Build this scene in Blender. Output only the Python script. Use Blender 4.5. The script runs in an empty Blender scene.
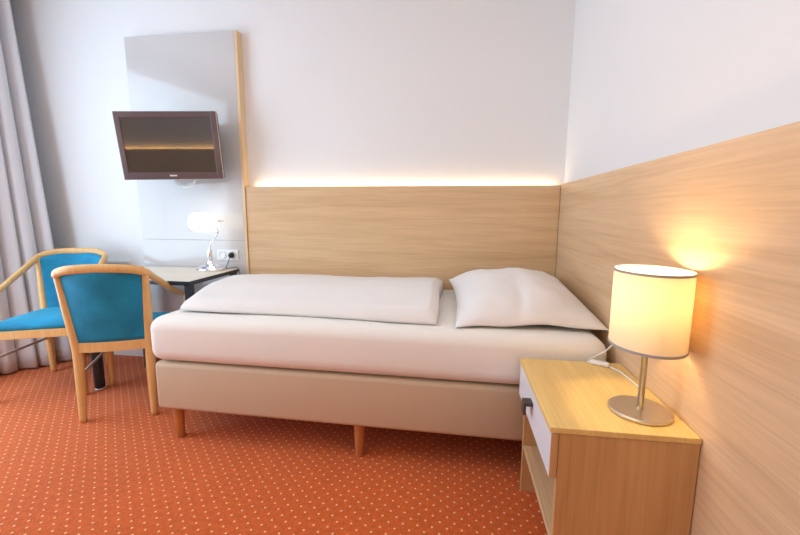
import bpy, bmesh, math, random
from mathutils import Vector, Matrix, noise

random.seed(7)
S = bpy.context.scene
COL = S.collection
V = Vector
PI = math.pi


def lin(c):
    return c / 12.92 if c <= .04045 else ((c + .055) / 1.055) ** 2.4


def rgb(r, g, b):
    return (lin(r / 255), lin(g / 255), lin(b / 255), 1)


# ------------------------------------------------------------------ camera
cd = bpy.data.cameras.new('camera')
cam = bpy.data.objects.new('camera', cd)
COL.objects.link(cam)
S.camera = cam
cd.sensor_width = 36
cd.lens = 387.19 / 800 * 36
cd.clip_start = .02
yaw, pitch, roll = -.14022, .14266, .00448
fw = V((math.sin(yaw) * math.cos(pitch), math.cos(yaw) * math.cos(pitch), -math.sin(pitch)))
rt = V((math.cos(yaw), -math.sin(yaw), 0))
up = rt.cross(fw)
r2 = rt * math.cos(roll) + up * math.sin(roll)
u2 = up * math.cos(roll) - rt * math.sin(roll)
M = Matrix((r2, u2, -fw)).transposed().to_4x4()
M.translation = (-.62107, -2.47344, 1.09924)
cam.matrix_world = M

# ------------------------------------------------------------------ world, lights, exposure
w = bpy.data.worlds.new('world')
S.world = w
w.use_nodes = True
w.node_tree.nodes['Background'].inputs[0].default_value = (.62, .78, 1, 1)
w.node_tree.nodes['Background'].inputs[1].default_value = 2.0


def area(name, loc, direction, sx, sy, power, color):
    l = bpy.data.lights.new(name, 'AREA')
    l.shape = 'RECTANGLE'
    l.size, l.size_y = sx, sy
    l.energy = power
    l.color = color
    o = bpy.data.objects.new(name, l)
    COL.objects.link(o)
    o.location = loc
    o.rotation_euler = V(direction).to_track_quat('-Z', 'Y').to_euler()
    return o


area('window_daylight', (-3.52, -1.30, 1.3), (1, .27, -.05), 1.36, 2.1, 47, (.61, .82, 1.0))
area('ceiling_fill', (-1.5, -2.1, 2.52), (0, 0, -1), 1.7, 1.7, 14.5, (1, .935, .82))  # broad warm fill added for soft overall brightness, no lamp fixture here

S.view_settings.view_transform = 'Standard'
S.view_settings.look = 'None'
S.view_settings.gamma = 1
S.view_settings.use_curve_mapping = False
S.view_settings.exposure = -.31
S.cycles.use_denoising = True
S.cycles.max_bounces = 10
S.cycles.diffuse_bounces = 4
S.cycles.transparent_max_bounces = 12
S.cycles.sample_clamp_indirect = 6


# ------------------------------------------------------------------ materials
def mat(name, color=(.8, .8, .8, 1), rough=.5, metal=0, **kw):
    m = bpy.data.materials.new(name)
    m.use_nodes = True
    b = m.node_tree.nodes['Principled BSDF']
    b.inputs['Base Color'].default_value = color
    b.inputs['Roughness'].default_value = rough
    b.inputs['Metallic'].default_value = metal
    for k, v in kw.items():
        b.inputs[k.replace('_', ' ')].default_value = v
    m.diffuse_color = color
    return m


class N:
    def __init__(s, m):
        s.t = m.node_tree
        s.b = s.t.nodes['Principled BSDF']

    def new(s, kind, **kw):
        n = s.t.nodes.new(kind)
        for k, v in kw.items():
            setattr(n, k, v)
        return n

    def link(s, a, b):
        s.t.links.new(a, b)

    def coord(s, scale=(1, 1, 1), rot=(0, 0, 0)):
        tc = s.new('ShaderNodeTexCoord')
        mp = s.new('ShaderNodeMapping')
        mp.inputs['Scale'].default_value = scale
        mp.inputs['Rotation'].default_value = rot
        s.link(tc.outputs['Object'], mp.inputs['Vector'])
        return mp.outputs[0]

    def noise(s, vec, scale, detail=4, rough=.55, dist=0):
        n = s.new('ShaderNodeTexNoise')
        n.inputs['Scale'].default_value = scale
        n.inputs['Detail'].default_value = detail
        n.inputs['Roughness'].default_value = rough
        n.inputs['Distortion'].default_value = dist
        s.link(vec, n.inputs['Vector'])
        return n.outputs['Fac']

    def ramp(s, fac, stops):
        r = s.new('ShaderNodeValToRGB')
        e = r.color_ramp.elements
        e[0].position, e[0].color = stops[0]
        e[1].position, e[1].color = stops[-1]
        for p, c in stops[1:-1]:
            x = e.new(p)
            x.color = c
        s.link(fac, r.inputs[0])
        return r.outputs[0]

    def mix(s, f, a, b, mode='MIX'):
        n = s.new('ShaderNodeMix', data_type='RGBA', blend_type=mode)
        for sock, v in ((n.inputs[0], f), (n.inputs[6], a), (n.inputs[7], b)):
            if hasattr(v, 'is_linked'):
                s.link(v, sock)
            else:
                sock.default_value = v
        return n.outputs[2]

    def bump(s, h, strength=.2, dist=.002):
        n = s.new('ShaderNodeBump')
        n.inputs['Strength'].default_value = strength
        n.inputs['Distance'].default_value = dist
        s.link(h, n.inputs['Height'])
        s.link(n.outputs[0], s.b.inputs['Normal'])


def oak(name, axis, light, dark, rough=.45):
    """wood with its grain running along one axis (0 x, 1 y, 2 z)"""
    m = mat(name, light, rough)
    n = N(m)
    sc = [1.0] * 3
    for i in range(3):
        sc[i] = .55 if i == axis else 9.0
    v = n.coord(tuple(sc))
    sc2 = [1.4 if i == axis else 60.0 for i in range(3)]
    v2 = n.coord(tuple(sc2))
    broad = n.noise(v, 1.6, 5, .6, .6)
    fine = n.noise(v2, 2.0, 4, .65, .2)
    mid = tuple((a + b) / 2 for a, b in zip(light, dark))
    c = n.ramp(broad, [(.30, dark), (.46, mid), (.66, light)])
    f = n.ramp(fine, [(.35, (.80, .76, .70, 1)), (.60, (1, 1, 1, 1))])
    c = n.mix(.5, c, f, 'MULTIPLY')
    n.link(c, n.b.inputs['Base Color'])
    n.bump(fine, .08, .001)
    return m


OAK_L, OAK_D = rgb(234, 201, 160), rgb(214, 176, 132)
M_oak_x = oak('oak_grain_x', 0, OAK_L, OAK_D)
M_oak_y = oak('oak_grain_y', 1, rgb(234, 200, 162), rgb(214, 176, 136))
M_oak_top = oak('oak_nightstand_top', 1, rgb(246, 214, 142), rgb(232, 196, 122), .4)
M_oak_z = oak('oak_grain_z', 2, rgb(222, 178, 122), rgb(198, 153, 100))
M_beech = oak('beech_varnished', 2, rgb(240, 196, 134), rgb(230, 178, 112), .32)
M_oak_edge = oak('pale_oak_edge', 2, rgb(240, 212, 172), rgb(228, 194, 150))
M_leg = oak('bed_leg_wood', 2, rgb(206, 138, 84), rgb(186, 116, 66), .4)
M_desk = oak('desk_top_wood', 0, rgb(238, 228, 214), rgb(228, 214, 196), .4)

M_wall = mat('white_wall_paint', rgb(240, 239, 240), .9)
nn = N(M_wall)
nn.bump(nn.noise(nn.coord(), 160, 3), .06, .001)
M_ceil = mat('ceiling_paint', rgb(245, 243, 240), .9)

# carpet: red orange pile, small pale dots in a quincunx
M_carpet = mat('carpet', rgb(190, 80, 45), .95)
nn = N(M_carpet)
v = nn.coord()
big = nn.noise(v, 3.0, 3)
fine = nn.noise(v, 210, 3, .75)
base = nn.ramp(fine, [(.28, rgb(168, 64, 12)), (.72, rgb(242, 120, 34))])
mid_ = nn.noise(v, 55, 3, .7)
base = nn.mix(.5, base, nn.mix(1.0, base, nn.ramp(mid_, [(.38, (.74, .70, .62, 1)), (.62, (1.38, 1.34, 1.25, 1))]), 'MULTIPLY'))
base = nn.mix(.25, base, nn.ramp(big, [(.35, rgb(198, 80, 22)), (.65, rgb(222, 96, 32))]))


def dotgrid(n, vec, pitch, rad, ox, oy):
    sep = n.new('ShaderNodeSeparateXYZ')
    n.link(vec, sep.inputs[0])
    ds = []
    for i, off in ((0, ox), (1, oy)):
        a = n.new('ShaderNodeMath', operation='ADD')
        a.inputs[1].default_value = off + 100 * pitch
        n.link(sep.outputs[i], a.inputs[0])
        mo = n.new('ShaderNodeMath', operation='MODULO')
        mo.inputs[1].default_value = pitch
        n.link(a.outputs[0], mo.inputs[0])
        s = n.new('ShaderNodeMath', operation='SUBTRACT')
        s.inputs[1].default_value = pitch / 2
        n.link(mo.outputs[0], s.inputs[0])
        q = n.new('ShaderNodeMath', operation='MULTIPLY')
        n.link(s.outputs[0], q.inputs[0])
        n.link(s.outputs[0], q.inputs[1])
        ds.append(q.outputs[0])
    a = n.new('ShaderNodeMath', operation='ADD')
    n.link(ds[0], a.inputs[0])
    n.link(ds[1], a.inputs[1])
    mr = n.new('ShaderNodeMapRange')
    mr.inputs['From Min'].default_value = (rad * .55) ** 2
    mr.inputs['From Max'].default_value = (rad * 1.25) ** 2
    mr.inputs['To Min'].default_value = 1
    mr.inputs['To Max'].default_value = 0
    n.link(a.outputs[0], mr.inputs['Value'])
    return mr.outputs[0]


PT = .052
d1 = dotgrid(nn, v, PT, .0039, 0, 0)
d2 = dotgrid(nn, v, PT, .0039, PT / 2, PT / 2)
mx = nn.new('ShaderNodeMath', operation='MAXIMUM')
nn.link(d1, mx.inputs[0])
nn.link(d2, mx.inputs[1])
sc_ = nn.new('ShaderNodeMath', operation='MULTIPLY')
sc_.inputs[1].default_value = 1.0
nn.link(mx.outputs[0], sc_.inputs[0])
nn.link(nn.mix(sc_.outputs[0], base, rgb(255, 206, 156)), nn.b.inputs['Base Color'])
nn.bump(fine, .5, .004)
nn.b.inputs['Sheen Weight'].default_value = .15

M_velvet = mat('blue_velvet', rgb(10, 128, 168), .75, Sheen_Weight=.6, Sheen_Roughness=.4)
M_velvet.node_tree.nodes['Principled BSDF'].inputs['Sheen Tint'].default_value = rgb(120, 215, 235)
nn = N(M_velvet)
nn.link(nn.ramp(nn.noise(nn.coord(), 7, 4), [(.35, rgb(6, 124, 166)), (.65, rgb(14, 150, 196))]), nn.b.inputs['Base Color'])
nn.bump(nn.noise(nn.coord(), 600, 2), .15, .001)


def fabric(name, c, rough=.9, weave=500, st=.12):
    m = mat(name, c, rough)
    n = N(m)
    n.bump(n.noise(n.coord(), weave, 2), st, .001)
    return m


M_linen = fabric('white_linen', rgb(243, 239, 238))
M_sheet = fabric('white_fitted_sheet', rgb(247, 243, 237))
M_box = fabric('beige_upholstery', rgb(206, 181, 154), .6, 700, .1)
M_curtain = fabric('grey_curtain_cloth', rgb(220, 219, 223), .85, 350, .1)
M_grey = mat('grey_gloss_laminate', rgb(205, 201, 200), .10, Coat_Weight=.25, Coat_Roughness=.05)
M_white = mat('white_plastic', rgb(240, 240, 240), .35)
M_drawer = mat('white_drawer_front', rgb(238, 238, 244), .35)
M_black = mat('black_plastic', rgb(26, 26, 28), .35)
M_tvframe = mat('dark_tv_gloss', rgb(98, 78, 78), .16)
M_screen = mat('tv_screen', rgb(58, 50, 45), .035, Specular_IOR_Level=.5, Coat_Weight=.5, Coat_Roughness=.03, IOR=1.7)
M_silver = mat('silver_plastic', rgb(215, 215, 218), .3, .6)
M_rim = mat('grey_rim', rgb(172, 166, 164), .5)
M_clear = mat('pale_rim', rgb(190, 180, 182), .2)
M_chrome = mat('chrome', (.85, .86, .9, 1), .08, 1)
M_steel = mat('brushed_steel', rgb(214, 206, 192), .28, 1)
M_dark = mat('dark_grey_metal', rgb(52, 58, 66), .4, .3)
M_handle = mat('dark_handle_metal', rgb(92, 84, 78), .3, .8)
M_cable_g = mat('grey_cable', rgb(120, 118, 118), .5)
M_brass = mat('brass', rgb(200, 165, 60), .3, .9)
M_stretch = mat('greyed_wood', rgb(176, 154, 138), .45)
M_brown = oak('dark_brown_wood', 2, rgb(112, 88, 76), rgb(84, 64, 56), .5)
M_frame = mat('white_window_paint', rgb(238, 240, 242), .4)


def emit(name, c, strength):
    m = bpy.data.materials.new(name)
    m.use_nodes = True
    t = m.node_tree
    t.nodes.clear()
    e = t.nodes.new('ShaderNodeEmission')
    e.inputs[0].default_value = c
    e.inputs[1].default_value = strength
    o = t.nodes.new('ShaderNodeOutputMaterial')
    t.links.new(e.outputs[0], o.inputs[0])
    return m


M_led = emit('led_strip_light', (1, .70, .40, 1), 13.5)
M_led_far = emit('amber_led_strip', (1, .55, .16, 1), 40)
M_opal = emit('lit_opal_glass', (1, .93, .82, 1), 3.8)
M_bulb = emit('lit_bulb', (1, .72, .36, 1), 8)

# translucent shade
M_shade = bpy.data.materials.new('lamp_shade_fabric')
M_shade.use_nodes = True
t = M_shade.node_tree
t.nodes.clear()
td = t.nodes.new('ShaderNodeBsdfDiffuse')
td.inputs[0].default_value = (.93, .80, .60, 1)
tt = t.nodes.new('ShaderNodeBsdfTranslucent')
tt.inputs[0].default_value = (.86, .69, .38, 1)
mxs = t.nodes.new('ShaderNodeMixShader')
mxs.inputs[0].default_value = .145
to = t.nodes.new('ShaderNodeOutputMaterial')
t.links.new(td.outputs[0], mxs.inputs[1])
t.links.new(tt.outputs[0], mxs.inputs[2])
t.links.new(mxs.outputs[0], to.inputs[0])

# window glass
M_glass = bpy.data.materials.new('window_glass')
M_glass.use_nodes = True
t = M_glass.node_tree
t.nodes.clear()
a = t.nodes.new('ShaderNodeBsdfTransparent')
g = t.nodes.new('ShaderNodeBsdfGlossy')
g.inputs['Roughness'].default_value = .02
mxs = t.nodes.new('ShaderNodeMixShader')
mxs.inputs[0].default_value = .06
to = t.nodes.new('ShaderNodeOutputMaterial')
t.links.new(a.outputs[0], mxs.inputs[1])
t.links.new(g.outputs[0], mxs.inputs[2])
t.links.new(mxs.outputs[0], to.inputs[0])


# ------------------------------------------------------------------ mesh helpers
def obj(name, bm, m, parent=None, smooth=False, normals=True):
    if normals:
        bmesh.ops.recalc_face_normals(bm, faces=bm.faces)
    me = bpy.data.meshes.new(name)
    bm.to_mesh(me)
    bm.free()
    if smooth:
        for p in me.polygons:
            p.use_smooth = True
    o = bpy.data.objects.new(name, me)
    COL.objects.link(o)
    me.materials.append(m)
    if parent is not None:
        o.parent = parent
    return o


def tag(o, label, cat, group=None):
    o['label'] = label
    o['category'] = cat
    if group:
        o['group'] = group
    return o


def thing(name, label, cat, loc=(0, 0, 0), rz=0, group=None):
    o = bpy.data.objects.new(name, None)
    COL.objects.link(o)
    o.location = loc
    o.rotation_euler = (0, 0, rz)
    o.empty_display_size = .1
    return tag(o, label, cat, group)


def struct(name, bm, m, parent=None, smooth=False):
    o = obj(name, bm, m, parent, smooth)
    if parent is None:
        o['kind'] = 'structure'
    return o


def box(bm, x0, x1, y0, y1, z0, z1, bev=0, seg=2):
    t = bmesh.new()
    bmesh.ops.create_cube(t, size=1)
    for v in t.verts:
        v.co = V((x0 + (v.co.x + .5) * (x1 - x0), y0 + (v.co.y + .5) * (y1 - y0), z0 + (v.co.z + .5) * (z1 - z0)))
    if bev:
        bmesh.ops.bevel(t, geom=list(t.edges), offset=bev, segments=seg, profile=.5, affect='EDGES')
    merge(bm, t)
    return bm


def merge(bm, t, mtx=None):
    if mtx is not None:
        bmesh.ops.transform(t, matrix=mtx, verts=t.verts)
    me = bpy.data.meshes.new('tmp')
    t.to_mesh(me)
    t.free()
    bm.from_mesh(me)
    bpy.data.meshes.remove(me)


def B(*a, **k):
    return box(bmesh.new(), *a, **k)


def spline(pts, n=8, closed=False):
    """Catmull-Rom through the points"""
    pts = [V(p) for p in pts]
    P = [pts[0] * 2 - pts[1]] + pts + [pts[-1] * 2 - pts[-2]]
    out = []
    for i in range(1, len(P) - 2):
        a, b, c, d = P[i - 1:i + 3]
        for k in range(n):
            t = k / n
            out.append(.5 * (2 * b + (c - a) * t + (2 * a - 5 * b + 4 * c - d) * t * t + (3 * b - a - 3 * c + d) * t ** 3))
    out.append(pts[-1])
    return out


def tube(bm, path, ra, rb=None, n=12, upv=(0, 0, 1), cap=True):
    """sweep an ellipse; ra sideways, rb along upv. ra/rb may be lists or functions of t"""
    L = len(path)
    rb = ra if rb is None else rb
    f = lambda r, i: r(i / (L - 1)) if callable(r) else r
    rings = []
    for i, p in enumerate(path):
        tg = (path[min(i + 1, L - 1)] - path[max(i - 1, 0)]).normalized()
        u = V(upv) - tg * tg.dot(V(upv))
        if u.length < 1e-4:
            u = V((0, 1, 0)) - tg * tg.y
        u.normalize()
        s = tg.cross(u)
        A, Bb = f(ra, i), f(rb, i)
        rings.append([bm.verts.new(p + s * A * math.cos(2 * PI * k / n) + u * Bb * math.sin(2 * PI * k / n)) for k in range(n)])
    for i in range(L - 1):
        for k in range(n):
            bm.faces.new((rings[i][k], rings[i][(k + 1) % n], rings[i + 1][(k + 1) % n], rings[i + 1][k]))
    if cap:
        bm.faces.new(rings[0][::-1])
        bm.faces.new(rings[-1])
    return bm


def lathe(bm, prof, n=32, c=(0, 0, 0), sx=1, sy=1):
    """revolve (r, z) profile about z"""
    rings = []
    for r, z in prof:
        if r < 1e-6:
            rings.append([bm.verts.new((c[0], c[1], c[2] + z))])
        else:
            rings.append([bm.verts.new((c[0] + sx * r * math.cos(2 * PI * k / n), c[1] + sy * r * math.sin(2 * PI * k / n), c[2] + z)) for k in range(n)])
    for a, b in zip(rings, rings[1:]):
        for k in range(n):
            k2 = (k + 1) % n
            if len(a) == 1 and len(b) == 1:
                continue
            if len(a) == 1:
                bm.faces.new((a[0], b[k2], b[k]))
            elif len(b) == 1:
                bm.faces.new((a[k], a[k2], b[0]))
            else:
                bm.faces.new((a[k], a[k2], b[k2], b[k]))
    return bm


def grid(bm, nu, nv, fn):
    vs = [[bm.verts.new(fn(i / nu, j / nv)) for j in range(nv + 1)] for i in range(nu + 1)]
    for i in range(nu):
        for j in range(nv):
            bm.faces.new((vs[i][j], vs[i + 1][j], vs[i + 1][j + 1], vs[i][j + 1]))
    return vs


def mod_subsurf(o, lv=1):
    m = o.modifiers.new('sub', 'SUBSURF')
    m.levels = m.render_levels = lv


# ------------------------------------------------------------------ room shell
XL, XR, YB, YF, ZC = -3.78, .03, .05, -3.05, 2.62
struct('floor', B(XL - .1, XR + .1, YF - .1, YB + .1, -.1, 0), M_carpet)
struct('ceiling', B(XL - .1, XR + .1, YF - .1, YB + .1, ZC, ZC + .1), M_ceil)
struct('wall_back', B(XL - .1, XR + .1, YB, YB + .1, 0, ZC), M_wall)
struct('wall_right', B(XR, XR + .1, YF - .1, YB, 0, ZC), M_wall)
struct('wall_front', B(XL - .1, XR, YF - .1, YF, 0, ZC), M_wall)
bm = bmesh.new()
W0, W1, WZ0, WZ1 = -2.35, -.58, .25, 2.4
box(bm, XL - .1, XL, YF, W0, 0, ZC)
box(bm, XL - .1, XL, W1, YB, 0, ZC)
box(bm, XL - .1, XL, W0, W1, 0, WZ0)
box(bm, XL - .1, XL, W0, W1, WZ1, ZC)
struct('wall_left', bm, M_wall)
bm = bmesh.new()
for y0, y1 in ((W0, W0 + .06), (W1 - .06, W1), ((W0 + W1) / 2 - .05, (W0 + W1) / 2 + .05)):
    box(bm, XL - .08, XL - .02, y0, y1, WZ0, WZ1)
for z0, z1 in ((WZ0, WZ0 + .06), (WZ1 - .06, WZ1)):
    box(bm, XL - .08, XL - .02, W0 + .06, W1 - .06, z0, z1)
wf = struct('window_1', bm, M_frame)
p = obj('pane', B(XL - .052, XL - .048, W0 + .06, W1 - .06, WZ0 + .06, WZ1 - .06), M_glass, wf)
struct('trim_1', B(-3.20, -2.99, YB - .02, YB, .715, .735), M_white)

# ------------------------------------------------------------------ headboard panel with its light strip
HP = 1.262
t = thing('headboard_panel', 'long oak headboard panel behind the bed, lit along its top edge', 'wall panel', (-.99, .02, 0))
t.location = (0, 0, 0)
obj('board', B(-2.020, -.001, 0, .016, .02, HP, .002, 1), M_oak_x, t)
obj('light_strip', B(-1.965, -.02,   .022, .040, HP - .008, HP - .001), M_led, t)
obj('batten', B(-1.965, -.02, .0165, .0495, HP - .030, HP - .0083), M_white, t)
# same panel on the opposite wall, the one the television mirrors
t = thing('headboard_panel', 'oak headboard panel with light strip on the wall opposite the bed', 'wall panel')
obj('board', B(-3.7, -.8, YF + .034, YF + .05,   .02, 1.25, .002, 1), M_oak_x, t)
obj('light_strip', B(-3.66, -.84, YF + .010, YF + .028, 1.228, 1.236), M_led_far, t)
obj('batten', B(-3.66, -.84, YF + .0005, YF + .0335, 1.205, 1.2275), M_white, t)

wp = obj('wall_panel', B(.001, XR, YF + .06, .045, .02, 1.268, .002, 1), M_oak_y)
tag(wp, 'wide oak wainscot panel on the right wall beside the nightstand', 'wall panel')

# ------------------------------------------------------------------ grey gloss panel behind the desk
t = thing('media_panel', 'tall glossy grey panel with oak edge, behind television and desk', 'wall panel')
bm = bmesh.new()
box(bm, -2.82, -2.0395, -.008, .049, .02, .9, .0015, 1)
box(bm, -2.82, -2.0395, -.008, .049, .9008, 2.235, .0015, 1)
obj('panel', bm, M_grey, t)
o = obj('edge_band', B(-2.039, -2.021, -.0085, .049, .02, 2.235, .001, 1), M_oak_edge, t)
o['label'] = 'oak edge'

# ------------------------------------------------------------------ curtain
bm = bmesh.new()


def curt(u, v):
    # u along the wall towards the camera, v down
    y = -.08 - .55 * u
    k = u * 6.6
    amp = .046 + .014 * v
    x = -3.632 - .03 * u + amp * math.sin(2 * PI * k + .9 * math.sin(3 * k)) + .012 * math.sin(7.3 * k)
    x += (.19 * v) * (1 - min(1, u * 1.5)) + .012 * v * math.sin(9 * u)
    y += .012 * math.cos(2 * PI * k) - .03 * v * (1 - u)
    return V((x, y, 2.56 - 2.545 * v))


grid(bm, 150, 26, curt)
o = obj('curtain', bm, M_curtain, None, True)
m = o.modifiers.new('s', 'SOLIDIFY')
m.thickness = .004
tag(o, 'grey floor-length curtain in folds hanging at the left window', 'curtain')
o = obj('curtain_rail', B(-3.74, -3.60, YF + .02, -.03, 2.565, 2.62), M_white)
tag(o, 'white curtain rail on the ceiling above the grey curtain', 'curtain rail')

# ------------------------------------------------------------------ bed
bx0, bx1, by0, by1 = -2.005, -.030, -.924, -.012
t = thing('bed', 'single bed with beige upholstered base on short wooden legs', 'bed', ((bx0 + bx1) / 2, (by0 + by1) / 2, 0))
cx, cy = t.location.x, t.location.y
SK = -.017


def skew(o):
    a = V((bx0, by0, 0))
    o.location = a + Matrix.Rotation(SK, 3, 'Z') @ (V(o.location) - a)
    o.rotation_euler.z += SK


skew(t)
obj('base', B(bx0 - cx, bx1 - cx, by0 - cy, by1 - cy, .165, .398, .022, 4), M_box, t, True)
for lx in (-1.935, -1.028, -.10):
    for ly in (by0 + .055, by1 - .06):
        bm = bmesh.new()
        lathe(bm, [(0, 0), (.017, 0), (.019, .004), (.0255, .165), (.0255, .178), (0, .178)], 20, (lx - cx, ly - cy, 0))
        obj('leg', bm, M_leg, t, True)

bm = bmesh.new()
t2 = bmesh.new()
box(t2, -2.018, -.024, -.934, -.014, .402, .612, .055, 6)
merge(bm, t2)
bmesh.ops.subdivide_edges(bm, edges=[e for e in bm.edges if e.calc_length() > .25], cuts=24, use_grid_fill=True)
for v in bm.verts:
    c = v.co
    if c.z > .45:
        u = (c.x + 1.02) / 1.0
        c.z += .010 * (1 - u * u) + .004 * noise.noise(c * 5)
    if c.y < -.85:
        c.y -= .006 * math.sin((c.z - .4) / .22 * PI) - .003 * noise.noise(c * 4)
mt = obj('mattress', bm, M_sheet, None, True)
skew(mt)
tag(mt, 'thick white sheeted mattress lying on the beige bed base', 'mattress')


# duvet, folded flat on the left two thirds
def cross(a, b, t):
    return a + (b - a) * t


def sm(a, b, x):
    x = max(0, min(1, (x - a) / (b - a)))
    return x * x * (3 - 2 * x)


def duvet(u, v, top):
    # u 0 left .. 1 right, v 0 front .. 1 back
    xl = cross(-1.925, -1.95, v) - .03 * sm(.0, .3, v) * (1 - sm(.5, .95, v))
    xr = cross(-.690, -.690, v) + .006 * math.sin(9 * v)
    x = cross(xl, xr, u)
    yf = cross(-.815, -.872, u) - .008 * math.sin(7 * u + 1)
    y = cross(yf, -.03, v)
    zb = .6262
    eu = min(1, (u / .05)) ** .6 * (1 if u < .97 else math.sqrt(max(0, (1 - u) / .03)) * .99 + .01)
    ev = math.sqrt(min(1, v / .05 + .0)) if v < .05 else 1
    ev2 = 1 if v < .93 else math.sqrt(max(0, (1 - v) / .07))
    rise = (.050 + .040 * sm(0, .35, v)) * (1 - .35 * sm(.5, 1, v)) + .008 * sm(.6, 1, u)
    h = rise * (.42 + .58 * eu) * ev * ev2
    if u >= .999 or u <= .001:
        h = 0
    h *= 1 + .10 * noise.noise(V((x * 3, y * 3.5, 2)))
    if top:
        return V((x, y, zb + .006 + h + .004 * noise.noise(V((x * 7, y * 7, 5))) * min(1, h * 30)))
    return V((x, y, zb))


bm = bmesh.new()


def spaced(t, a=.04):
    return t


us = [0, .002, .006, .012] + [i / 60 for i in range(1, 58)] + [.966, .972, .978, .984, .989, .993, .996, .998, 1]
us = sorted(set(us))
vs_ = sorted(set([0, .001, .003, .007, .012, .018, .026, .036, .05] + [i / 30 for i in range(2, 28)] + [.94, .955, .97, .98, .988, .994, .998, 1]))
rows = {}
for top in (0, 1):
    for i, u in enumerate(us):
        for j, v in enumerate(vs_):
            edge = i in (0, len(us) - 1) or j in (0, len(vs_) - 1)
            if top and edge:
                rows[1, i, j] = rows[0, i, j]
            else:
                rows[top, i, j] = bm.verts.new(duvet(u, v, top))
    for i in range(len(us) - 1):
        for j in range(len(vs_) - 1):
            q = [rows[top, i, j], rows[top, i + 1, j], rows[top, i + 1, j + 1], rows[top, i, j + 1]]
            bm.faces.new(q if top else q[::-1])
o = obj('duvet', bm, M_linen, None, True)
tag(o, 'white duvet folded flat on the mattress left of the pillow', 'duvet')


# pillow
def pillow(s, tt_, top):
    u, v = s * 2 - 1, tt_ * 2 - 1
    px = u * (1 - .075 * (1 - v * v)) * (1 + .02 * v)
    py = v * (1 - .05 * (1 - u * u))
    a = max(0, 1 - abs(u) ** 2.6)
    b = max(0, 1 - abs(v) ** 2.6)
    h = (a * b) ** .62
    wr = .016 * noise.noise(V((u * 2.2, v * 2.2, 3 if top else 8))) + .006 * noise.noise(V((u * 6, v * 5, 1)))
    edge = a * b
    if top:
        cr = -.010 * math.exp(-((u - .02 - .12 * v) / .05) ** 2) * sm(.1, .6, -v) - .008 * math.exp(-((v + .5 * u + .55) / .06) ** 2) * sm(.2, .7, -u)
        cr += .006 * math.sin(9 * (u - .8 * v)) * max(0, u) * max(0, -v) + .007 * math.sin(7 * (u + v)) * max(0, -u) * max(0, v)
        z = .126 * h + (wr + cr) * min(1, edge * 3)
    else:
        z = -.024 * (a * b) ** .3 + .2 * wr * min(1, edge * 3)
    X = V((px * .310, py * .405, z))
    # corners lift a little, front seam wavy
    X.z += -.008 * (abs(u) * abs(v)) ** 3 + (.006 + .007 * math.sin(6 * u + .4)) * max(0, -v) ** 6 * (1 - u * u)
    return X


bm = bmesh.new()
n = 44
rows = {}
for top in (0, 1):
    for i in range(n + 1):
        for j in range(n + 1):
            if top and (i in (0, n) or j in (0, n)):
                rows[1, i, j] = rows[0, i, j]
            else:
                # cluster samples near the seam
                f = lambda k: .5 - .5 * math.cos(PI * k / n)
                rows[top, i, j] = bm.verts.new(pillow(f(i), f(j), top))
    for i in range(n):
        for j in range(n):
            q = [rows[top, i, j], rows[top, i + 1, j], rows[top, i + 1, j + 1], rows[top, i, j + 1]]
            bm.faces.new(q if top else q[::-1])
o = obj('pillow', bm, M_linen, None, True)
o.location = (-.322, -.488, .670)
o.rotation_euler = (math.radians(4.4), math.radians(-1.0), math.radians(2))
tag(o, 'plump white pillow at the right end of the bed', 'pillow')

# ------------------------------------------------------------------ nightstand
t = thing('nightstand', 'oak nightstand with white drawer front and open shelf, beside the bed', 'nightstand', (-.175, -1.248, 0))
ox, oy = t.location.x, t.location.y
NB = lambda x0, x1, y0, y1, z0, z1, b=.0012: B(x0 - ox, x1 - ox, y0 - oy, y1 - oy, z0, z1, b, 1)
nx0, nx1, ny0, ny1, nz = -.362, -.001, -1.487, -.998, .545
obj('top', NB(nx0, nx1, ny0, ny1, nz - .016, nz), M_oak_top, t)
obj('side_panel', NB(nx0 + .024, nx1, ny0 + .003, ny0 + .022, 0, nz - .0165), M_oak_z, t)
obj('side_panel', NB(nx0 + .024, nx1, ny1 - .022, ny1 - .003, 0, nz - .0165), M_oak_z, t)
obj('back_panel', NB(nx1 - .012, nx1 - .001, ny0 + .0225, ny1 - .0225, .10, nz - .0165), M_oak_y, t)
obj('shelf', NB(nx0 + .026, nx1 - .013, ny0 + .0225, ny1 - .0225, .182, .199), M_oak_y, t)
dr = obj('drawer', NB(nx0 + .0225, nx1 - .03, ny0 + .0245, ny1 - .0245, .410, nz - .024), M_oak_y, t)
df = obj('drawer_front', NB(nx0 + .003, nx0 + .0222, ny0 + .003, ny1 - .003, .402, nz - .019), M_drawer, dr)
df['label'] = 'white drawer front'
ob = obj('drawer_edge', NB(nx0 + .004, nx0 + .0222, ny0 + .0015, ny0 + .0029, .402, nz - .019, 0), M_oak_z, dr)
bm = bmesh.new()
hy = -1.238
box(bm, nx0 - .018 - ox, nx0 + .003 - ox, hy - .020 - oy, hy + .020 - oy,  .480, .492, .0012, 1)
box(bm, nx0 - .026 - ox, nx0 - .0182 - ox, hy - .020 - oy, hy + .020 - oy, .450, .492, .0012, 1)
h = obj('handle', bm, M_handle, dr)
h['label'] = 'dark metal bracket handle'

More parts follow.
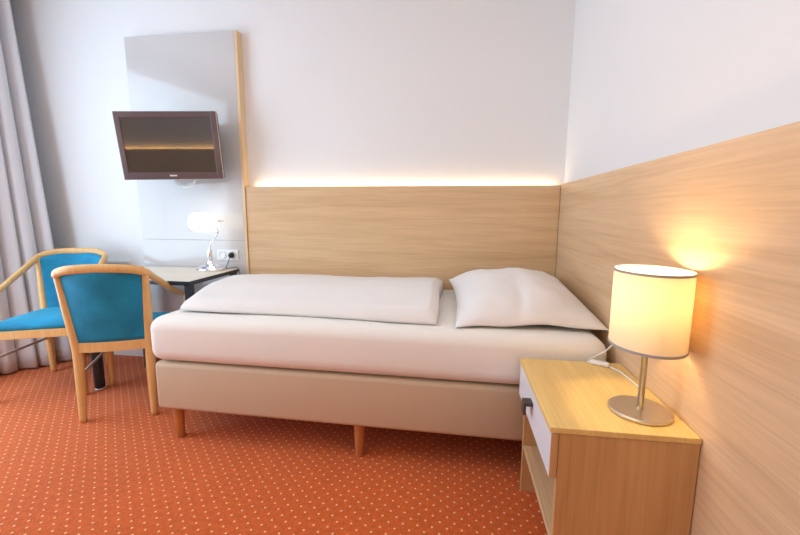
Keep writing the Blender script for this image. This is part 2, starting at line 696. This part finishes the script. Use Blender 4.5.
# ------------------------------------------------------------------ bedside lamp
LX, LY = -.094, -1.366
t = thing('table_lamp', 'lit bedside lamp with cream drum shade and round steel base on nightstand', 'lamp', (LX, LY, nz))
bm = bmesh.new()
lathe(bm, [(0, 0), (.077, 0), (.0795, .003), (.0795, .008), (.077, .011), (.02, .0125), (.0095, .0125), (.0095, .016), (0, .016)], 64)
obj('base', bm, M_steel, t)
bm = bmesh.new()
lathe(bm, [(0, .014), (.0085, .014), (.0085, .255), (.012, .257), (.012, .275), (0, .275)], 24)
obj('stem', bm, M_steel, t, True)
sh0, sh1, SR = .197, .401, .090
SX, SY = 1.0, 1.14
bm = bmesh.new()
lathe(bm, [(SR, sh0), (SR, sh0 + .05), (SR, sh0 + .1), (SR, sh0 + .15), (SR, sh1)], 72, sx=SX, sy=SY)
sh = obj('lamp_shade', bm, M_shade, t, True)
for zz in (sh0, sh1):
    bm = bmesh.new()
    r0, r1 = SR - .0012, SR + .0014
    lathe(bm, [(r0, zz - .0035), (r1, zz - .0035), (r1, zz + .0035), (r0, zz + .0035), (r0, zz - .0035)], 72, sx=SX, sy=SY)
    q = obj('rim', bm, M_rim, sh)
    q['label'] = 'grey rim'
bm = bmesh.new()
for k in range(3):
    a = k * 2 * PI / 3 + .4
    tube(bm, [V((0, 0, .262)), V((SX * (SR - .001) * math.cos(a), SY * (SR - .001) * math.sin(a), .262))], .0015, n=6)
obj('shade_ring', bm, M_steel, sh)
bm = bmesh.new()
lathe(bm, [(0, .276), (.010, .277), (.012, .283), (.019, .292), (.020, .300), (.015, .308), (0, .312)], 24)
obj('bulb', bm, M_bulb, t, True)
l = bpy.data.lights.new('bulb_light', 'POINT')
l.energy = 5.0
l.color = (1, .715, .37)
l.shadow_soft_size = .028
lo = bpy.data.objects.new('bulb_light', l)
COL.objects.link(lo)
lo.parent = t
lo.location = (0, 0, .342)
# cord with an inline switch, over the back of the nightstand to the wall socket
bm = bmesh.new()
P = lambda x, y, z: V((x - LX, y - LY, z - nz))
z0 = nz + .0035
path = spline([P(LX + .03, LY + .084, z0), P(-.03, -1.22, z0), P(-.035, -1.10, z0), P(-.045, -1.07, z0), P(-.060, -1.043, z0 + .001)], 8)
tube(bm, path, .0028, n=8)
path = spline([P(-.110, -1.018, z0 + .002), P(-.115, -1.005, z0 + .006), P(-.055, -.99, .585), P(-.030, -1.02, .632), P(-.016, -1.12, .672), P(-.012, -1.185, .680)], 8)
tube(bm, path, .0028, n=8)
c = obj('cord', bm, M_white, t, True)
bm = bmesh.new()
t2 = bmesh.new()
box(t2, -.032, .032, -.011, .011, -.007, .009, .006, 4)
merge(bm, t2, Matrix.Translation(P(-.085, -1.030, z0 + .0045)) @ Matrix.Rotation(math.radians(-27), 4, 'Z'))
obj('inline_switch', bm, M_white, c, True)
ws = obj('wall_socket', B(-.010, .0009, -1.255, -1.185, .662, .732, .003, 2), M_white)
tag(ws, 'white wall socket on the oak panel behind the bedside lamp', 'socket')

# ------------------------------------------------------------------ desk
DZ = .712
dx0, dx1, dy0, dy1 = -2.83, -2.075, -.540, -.040
t = thing('desk', 'writing desk with pale wood top and dark metal frame under the television', 'desk', ((dx0 + dx1) / 2, (dy0 + dy1) / 2, 0))
ox, oy = t.location.x, t.location.y
NB = lambda x0, x1, y0, y1, z0, z1, b=.0012: B(x0 - ox, x1 - ox, y0 - oy, y1 - oy, z0, z1, b, 1)
top = obj('top', NB(dx0, dx1, dy0, dy1, DZ - .018, DZ), M_desk, t)
bm = bmesh.new()
for a in ((dx0 - .0009, dx1 + .0009, dy0 - .0009, dy0), (dx0 - .0009, dx0, dy0, dy1), (dx1, dx1 + .0009, dy0, dy1)):
    box(bm, a[0] - ox, a[1] - ox, a[2] - oy, a[3] - oy, DZ - .0185, DZ - .002)
q = obj('edge_band', bm, M_dark, top)
q['label'] = 'dark edge'
bm = bmesh.new()
box(bm, dx0 + .03 - ox, dx1 - .006 - ox, dy0 + .006 - oy, dy0 + .022 - oy, DZ - .026, DZ - .0187)
box(bm, dx0 + .03 - ox, dx1 - .006 - ox, dy1 - .022 - oy, dy1 - .006 - oy, DZ - .026, DZ - .0187)
box(bm, dx1 - .022 - ox, dx1 - .006 - ox, dy0 + .021 - oy, dy1 - .021 - oy, DZ - .026, DZ - .0187)
box(bm, dx0 + .03 - ox, dx0 + .046 - ox, dy0 + .021 - oy, dy1 - .021 - oy, DZ - .026, DZ - .0187)
obj('frame', bm, M_dark, t)
for lx, ly, s in ((dx1 - .022, dy0 + .024, .018), (dx1 - .022, dy1 - .035, .018)):
    obj('leg', NB(lx - s, lx + s, ly - s, ly + s, 0, DZ - .0187), M_dark, t)
obj('leg', NB(dx0 + .055, dx0 + .105, dy1 - .10, dy1 - .05, 0, DZ - .0187), M_brown, t)
bm = bmesh.new()
lathe(bm, [(0, .012), (.025, .012), (.028, .02), (.028, DZ - .0188), (0, DZ - .0188)], 24, (-2.783 - ox, -.478 - oy, 0))
lg = obj('leg', bm, M_dark, t, True)
bm = bmesh.new()
lathe(bm, [(0, 0), (.024, 0), (.028, .003), (.028, .011), (0, .011)], 24, (-2.783 - ox, -.478 - oy, 0))
obj('foot', bm, M_silver, lg, True)

o = bmesh.new()
tube(o, spline([(-2.80, -.115, DZ + .004), (-2.785, -.10, DZ + .004), (-2.772, -.122, DZ + .004), (-2.757, -.10, DZ + .004), (-2.742, -.108, DZ + .004)], 6), .0038, n=8)
o = obj('brass_clip', o, M_brass, None, True)
tag(o, 'small brass clip lying at the back of the desk', 'clip')

# ------------------------------------------------------------------ desk lamp
t = thing('desk_lamp', 'lit chrome desk lamp with white opal glass shade on the desk', 'lamp', (-2.215, -.140, DZ))
bm = bmesh.new()
lathe(bm, [(0, 0), (.094, 0), (.097, .005), (.095, .012), (.085, .016), (.074, .019), (.071, .025), (.048, .033), (.030, .042), (.022, .056), (.015, .066), (0, .068)], 40, sx=1.0, sy=.72)
obj('base', bm, M_chrome, t, True)
bm = bmesh.new()
lathe(bm, [(0, .062), (.012, .064), (.0165, .072), (.0165, .128), (.013, .134), (.008, .140), (.007, .150), (0, .152)], 24)
obj('stem', bm, M_chrome, t, True)
bm = bmesh.new()
tube(bm, spline([(0, 0, .146), (.010, 0, .168), (.045, -.005, .212), (.070, -.008, .246), (.068, -.012, .272), (.048, -.015, .300)], 8), .0042, n=10)
arm = obj('arm', bm, M_chrome, t, True)
bm = bmesh.new()
lathe(bm, [(0, -.012), (.007, -.010), (.007, .010), (0, .012)], 12, (.070, -.009, .254))
obj('joint', bm, M_chrome, arm, True)
# pill shaped shade lying along x, dipping a little to the left
bm = bmesh.new()
prof = []
Ls, Rs = .172, .062
for k in range(0, 25):
    a = k / 24
    x = a * Ls
    e = .22 if a < .5 else .50
    q = max(0, 1 - a / e) if a < .5 else (a - .5) / e
    r = Rs * max(0, 1 - q ** (2.6 if a < .5 else 3.2)) ** .5
    prof.append((max(r, 0), x))
prof[0] = (0, 0)
prof[-1] = (0, Ls * .985)
lathe(bm, prof, 32)
mtx = Matrix.Translation((-.092, -.035, .318)) @ Matrix.Rotation(math.radians(90 + 2), 4, 'Y') @ Matrix.Scale(.98, 4, (1, 0, 0))
bmesh.ops.transform(bm, matrix=mtx, verts=bm.verts)
obj('lamp_shade', bm, M_opal, t, True)
bm = bmesh.new()
tube(bm, [V((.046, -.030, .322)), V((.128, -.030, .326))], .0045, n=10)
obj('shade_holder', bm, M_chrome, t, True)
# cord and black plug
bm = bmesh.new()
tube(bm, spline([(.072, .045, .006), (.090, .058, .006), (.108, .066, .008), (.130, .085, .010), (.152, .086, -.012), (.157, .078, -.10), (.155, .075, -.30)], 8), .003, n=8)
tube(bm, spline([(.090, .058, .006), (.068, .066, .010), (.072, .085, .040), (.080, .096, .076)], 8), .003, n=8)
c = obj('cord', bm, M_cable_g, t, True)
bm = bmesh.new()
lathe(bm, [(0, 0), (.012, .001), (.018, .012), (.019, .030), (0, .030)], 20)
bmesh.ops.transform(bm, matrix=Matrix.Translation((.081, .094, .088)) @ Matrix.Rotation(-PI / 2, 4, 'X'), verts=bm.verts)
obj('plug', bm, M_black, c, True)

t = thing('wall_socket', 'white double wall socket above the desk beside the chrome lamp', 'socket', (-2.165, -.008, .80))
obj('frame', B(-.082, .076, -.006, -.0002, -.037, .037, .002, 2), M_white, t)
for sx in (-.043, .035):
    bm = bmesh.new()
    # round recessed dish
    lathe(bm, [(.030, 0), (.0295, .002), (.021, .002), (.020, -.003), (0, -.003)], 28)
    bmesh.ops.transform(bm, matrix=Matrix.Translation((sx, -.0072, 0)) @ Matrix.Rotation(PI / 2, 4, 'X'), verts=bm.verts)
    obj('socket_insert', bm, M_frame, t, True)

# ------------------------------------------------------------------ television
t = thing('television', 'flat television in dark frame, tilted on the grey panel above the desk', 'television', (-2.385, -.222, 1.497))
TW, TH = .604, .402
ty, tl, tr_ = .205, .118, .020
nrm = V((math.sin(ty) * math.cos(tl), -math.cos(ty) * math.cos(tl), -math.sin(tl)))
rx = V((math.cos(ty), math.sin(ty), 0))
uz = rx.cross(-nrm)
if uz.z < 0:
    uz = -uz
ra = rx * math.cos(tr_) + uz * math.sin(tr_)
ua = uz * math.cos(tr_) - rx * math.sin(tr_)
TM = Matrix((ra, -nrm, ua)).transposed().to_4x4()   # local x right, y into the wall, z up


def tvb(*a, **k):
    bm = B(*a, **k)
    bmesh.ops.transform(bm, matrix=TM, verts=bm.verts)
    return bm


hw, hh = TW / 2, TH / 2
bz = .034
bm = bmesh.new()
box(bm, -hw, -hw + bz, 0, .02, -hh, hh, .003, 2)
box(bm, hw - bz, hw, 0, .02, -hh, hh, .003, 2)
box(bm, -hw + bz, hw - bz, 0, .02, hh - bz, hh, .003, 2)
box(bm, -hw + bz, hw - bz, 0, .02, -hh, -hh + bz * 1.25, .003, 2)
bmesh.ops.transform(bm, matrix=TM, verts=bm.verts)
fr = obj('bezel', bm, M_tvframe, t)
obj('screen', tvb(-hw + bz, hw - bz, .004, .012, -hh + bz * 1.25, hh - bz), M_screen, t)
obj('casing', tvb(-hw + .004, hw - .004, .0205, .052, -hh + .004, hh - .004, bev=.006), M_black, t)
bm = bmesh.new()
box(bm, -hw - .003, hw + .003, .004, .016, -hh - .003, -hh)
box(bm, hw, hw + .003, .004, .016, -hh, hh)
bmesh.ops.transform(bm, matrix=TM, verts=bm.verts)
q = obj('rim', bm, M_clear, fr)
q['label'] = 'pale translucent rim'
obj('logo', tvb(-.022, .022, -.0012, 0, -hh + .018, -hh + .027), M_silver, fr)
bm = bmesh.new()
box(bm, -.06, .06, .053, .075, -.06, .06)
bmesh.ops.transform(bm, matrix=TM, verts=bm.verts)
box(bm, -.03, .07, .105, .2138, -.05, .05)
tube(bm, [V((.012, .065, .006)), V((.015, .13, .006))], .02, n=12)
obj('wall_mount', bm, M_dark, t)
bm = bmesh.new()
tube(bm, spline([(-.005, .09, -.16), (-.012, .09, -.20), (.005, .085, -.236), (.045, .085, -.248), (.085, .09, -.228), (.098, .09, -.19), (.085, .09, -.16)], 8), .0035, n=8)
tube(bm, spline([(.02, .10, -.16), (.025, .10, -.20), (.055, .10, -.222), (.09, .10, -.20), (.095, .10, -.165)], 8), .003, n=8)
obj('cable', bm, M_white, t, True)


# ------------------------------------------------------------------ armchairs
a_, b_, d_, s_, l_, c_ = .167, .222, .453, .024, .034, .060
zt, zp, za, zs = .785, .822, .586, .423


def make_chair(label, loc, rz):
    t = thing('armchair', label, 'chair', loc, rz, 'blue velvet bentwood armchairs at the desk')
    yb, yf = -d_ / 2, d_ / 2

    def back_y(x, z):
        # curved back surface: y of the middle of the upholstery at width x, height z
        k = max(0, (z - .40) / (zt - .40))
        half = a_ + s_ * k
        lean = yb - l_ * k + .012
        return lean - (c_ * k + .012) * max(0, 1 - (x / half) ** 2)

    for sx in (-1, 1):
        bm = bmesh.new()
        tube(bm, spline([(sx * a_, yb - .006, 0), (sx * (a_ - .002), yb + .004, .2), (sx * a_, yb + .010, .40), (sx * (a_ + s_ * .5), yb - l_ * .35, .6), (sx * (a_ + s_), yb - l_, zt)], 8),
             lambda q: .0165 + .007 * math.sin(PI * min(1, q * 1.05)) ** 1.0, lambda q: .0165 + .004 * math.sin(PI * q), 14, (0, 1, 0))
        obj('leg', bm, M_beech, t, True)
        bm = bmesh.new()
        tube(bm, spline([(sx * b_, yf - .004, 0), (sx * (b_ - .004), yf - .006, .22), (sx * (b_ + .004), yf - .002, .42), (sx * (b_ + .018), yf + .008, za - .004)], 8),
             lambda q: .0155 + .006 * math.sin(PI * q), lambda q: .0155 + .006 * math.sin(PI * q), 14, (0, 1, 0))
        obj('leg', bm, M_beech, t, True)
        bm = bmesh.new()
        tube(bm, [V((sx * (a_ - .001), yb + .02, .248)), V((sx * (b_ - .004), yf - .02, .256))], .0075, n=10)
        q = obj('stretcher', bm, M_stretch, t, True)
        q['label'] = 'thin grey-brown side stretcher'
    # arm and top rail in one bend
    R = [(b_ + .016, yf + .035, za + .000), (b_ + .018, yf - .03, za + .003), (b_ + .022, yf - .12, za + .018), (b_ + .018, yf - .21, za + .050),
         (b_ + .008, yb + .145, za + .098), (a_ + s_ + .014, yb + .055, za + .155), (a_ + s_ + .004, yb - .035, zt + .002), (a_ + s_ - .032, yb - l_ - .034, zt + .022), (.10, yb - l_ - .058, zp - .004)]
    pts = [V(q) for q in R] + [V((0, yb - l_ - c_ - .006, zp))] + [V((-q[0], q[1], q[2])) for q in R[::-1]]
    bm = bmesh.new()
    tube(bm, spline(pts, 8), lambda q: .0145 + .002 * math.sin(PI * q), lambda q: .0155 + .0065 * math.sin(PI * q) ** 2, 16)
    obj('arm_rail', bm, M_beech, t, True)
    # seat frame: trapezoid ring
    bm = bmesh.new()
    o1 = [(-a_ - .012, yb + .0), (a_ + .012, yb + .0), (b_ + .014, yf + .012), (-b_ - .014, yf + .012)]
    z0, z1 = zs - .048, zs
    outer, inner = [], []
    cxm = sum(q[0] for q in o1) / 4
    for x, y in o1:
        k = .84
        outer.append([bm.verts.new((x, y, z)) for z in (z0, z1)])
        inner.append([bm.verts.new((x * k, y * k, z)) for z in (z0, z1)])
    for i in range(4):
        j = (i + 1) % 4
        bm.faces.new((outer[i][0], outer[j][0], outer[j][1], outer[i][1]))
        bm.faces.new((inner[i][0], inner[i][1], inner[j][1], inner[j][0]))
        bm.faces.new((outer[i][1], outer[j][1], inner[j][1], inner[i][1]))
        bm.faces.new((outer[i][0], inner[i][0], inner[j][0], outer[j][0]))
    bmesh.ops.bevel(bm, geom=list(bm.edges), offset=.003, segments=2, affect='EDGES')
    obj('seat_frame', bm, M_beech, t)
    # back rail, curved, just above the seat frame
    bm = bmesh.new()
    vs = []
    for i in range(17):
        x = (i / 16 * 2 - 1) * (a_ + .004)
        y = back_y(x, .42)
        vs.append([bm.verts.new((x, y + dy, z)) for dy, z in ((-.013, .376), (-.013, .428), (.013, .428), (.013, .376))])
    for p_, q_ in zip(vs, vs[1:]):
        for k in range(4):
            bm.faces.new((p_[k], p_[(k + 1) % 4], q_[(k + 1) % 4], q_[k]))
    bm.faces.new(vs[0])
    bm.faces.new(vs[-1][::-1])
    obj('back_rail', bm, M_beech, t)
    # upholstered back
    bm = bmesh.new()
    nu, nv = 20, 16
    fr_, bk_ = {}, {}
    for i in range(nu + 1):
        for j in range(nv + 1):
            u = i / nu * 2 - 1
            k = j / nv
            zt_ = zp - .010 - .030 * abs(u) ** 2.5
            z = .426 + k * (zt_ - .426)
            kk = (z - .40) / (zt - .40)
            x = u * (a_ + s_ * min(1, kk) - .008)
            y = back_y(x, z)
            pf = .006 + .014 * (max(0, 1 - u ** 4) * max(0, 1 - (2 * k - 1) ** 4)) ** .5
            fr_[i, j] = bm.verts.new((x, y + pf, z))
            bk_[i, j] = bm.verts.new((x, y - .010, z))
    for i in range(nu):
        for j in range(nv):
            bm.faces.new((fr_[i, j], fr_[i, j + 1], fr_[i + 1, j + 1], fr_[i + 1, j]))
            bm.faces.new((bk_[i, j], bk_[i + 1, j], bk_[i + 1, j + 1], bk_[i, j + 1]))
    for i in range(nu):
        for j in (0, nv):
            bm.faces.new((fr_[i, j], fr_[i + 1, j], bk_[i + 1, j], bk_[i, j]))
    for j in range(nv):
        for i in (0, nu):
            bm.faces.new((fr_[i, j], fr_[i, j + 1], bk_[i, j + 1], bk_[i, j]))
    obj('backrest', bm, M_velvet, t, True)
    # seat cushion
    bm = bmesh.new()
    n = 20
    rows = {}
    for top in (0, 1):
        for i in range(n + 1):
            for j in range(n + 1):
                if top and (i in (0, n) or j in (0, n)):
                    rows[1, i, j] = rows[0, i, j]
                    continue
                u, v = -math.cos(PI * i / n), -math.cos(PI * j / n)
                y = yb + .035 + (v + 1) / 2 * (d_ - .030)
                wd = a_ - .020 + (b_ + .008 - a_ + .020) * (v + 1) / 2
                z = zs + .002
                if top:
                    z += .010 + .040 * ((1 - u ** 6) * (1 - v ** 6)) ** .45
                rows[top, i, j] = bm.verts.new((u * wd, y, z))
        for i in range(n):
            for j in range(n):
                q = [rows[top, i, j], rows[top, i + 1, j], rows[top, i + 1, j + 1], rows[top, i, j + 1]]
                bm.faces.new(q if top else q[::-1])
    obj('seat', bm, M_velvet, t, True)
    return t


def copy_thing(src, label, loc, rz):
    r = src.copy()
    COL.objects.link(r)
    r.location = loc
    r.rotation_euler = (0, 0, rz)
    r['label'] = label
    for ch in src.children:
        c = ch.copy()
        COL.objects.link(c)
        c.parent = r
        for g in ch.children:
            h = g.copy()
            COL.objects.link(h)
            h.parent = c
    return r


ch = make_chair('blue velvet armchair seen from behind, nearest the bed, tucked at the desk', (-2.46, -.549, 0), .384)
bpy.context.view_layer.update()
copy_thing(ch, 'blue velvet armchair showing its seat, in the corner before the curtain', (-3.091, -.441, 0), 3.539)
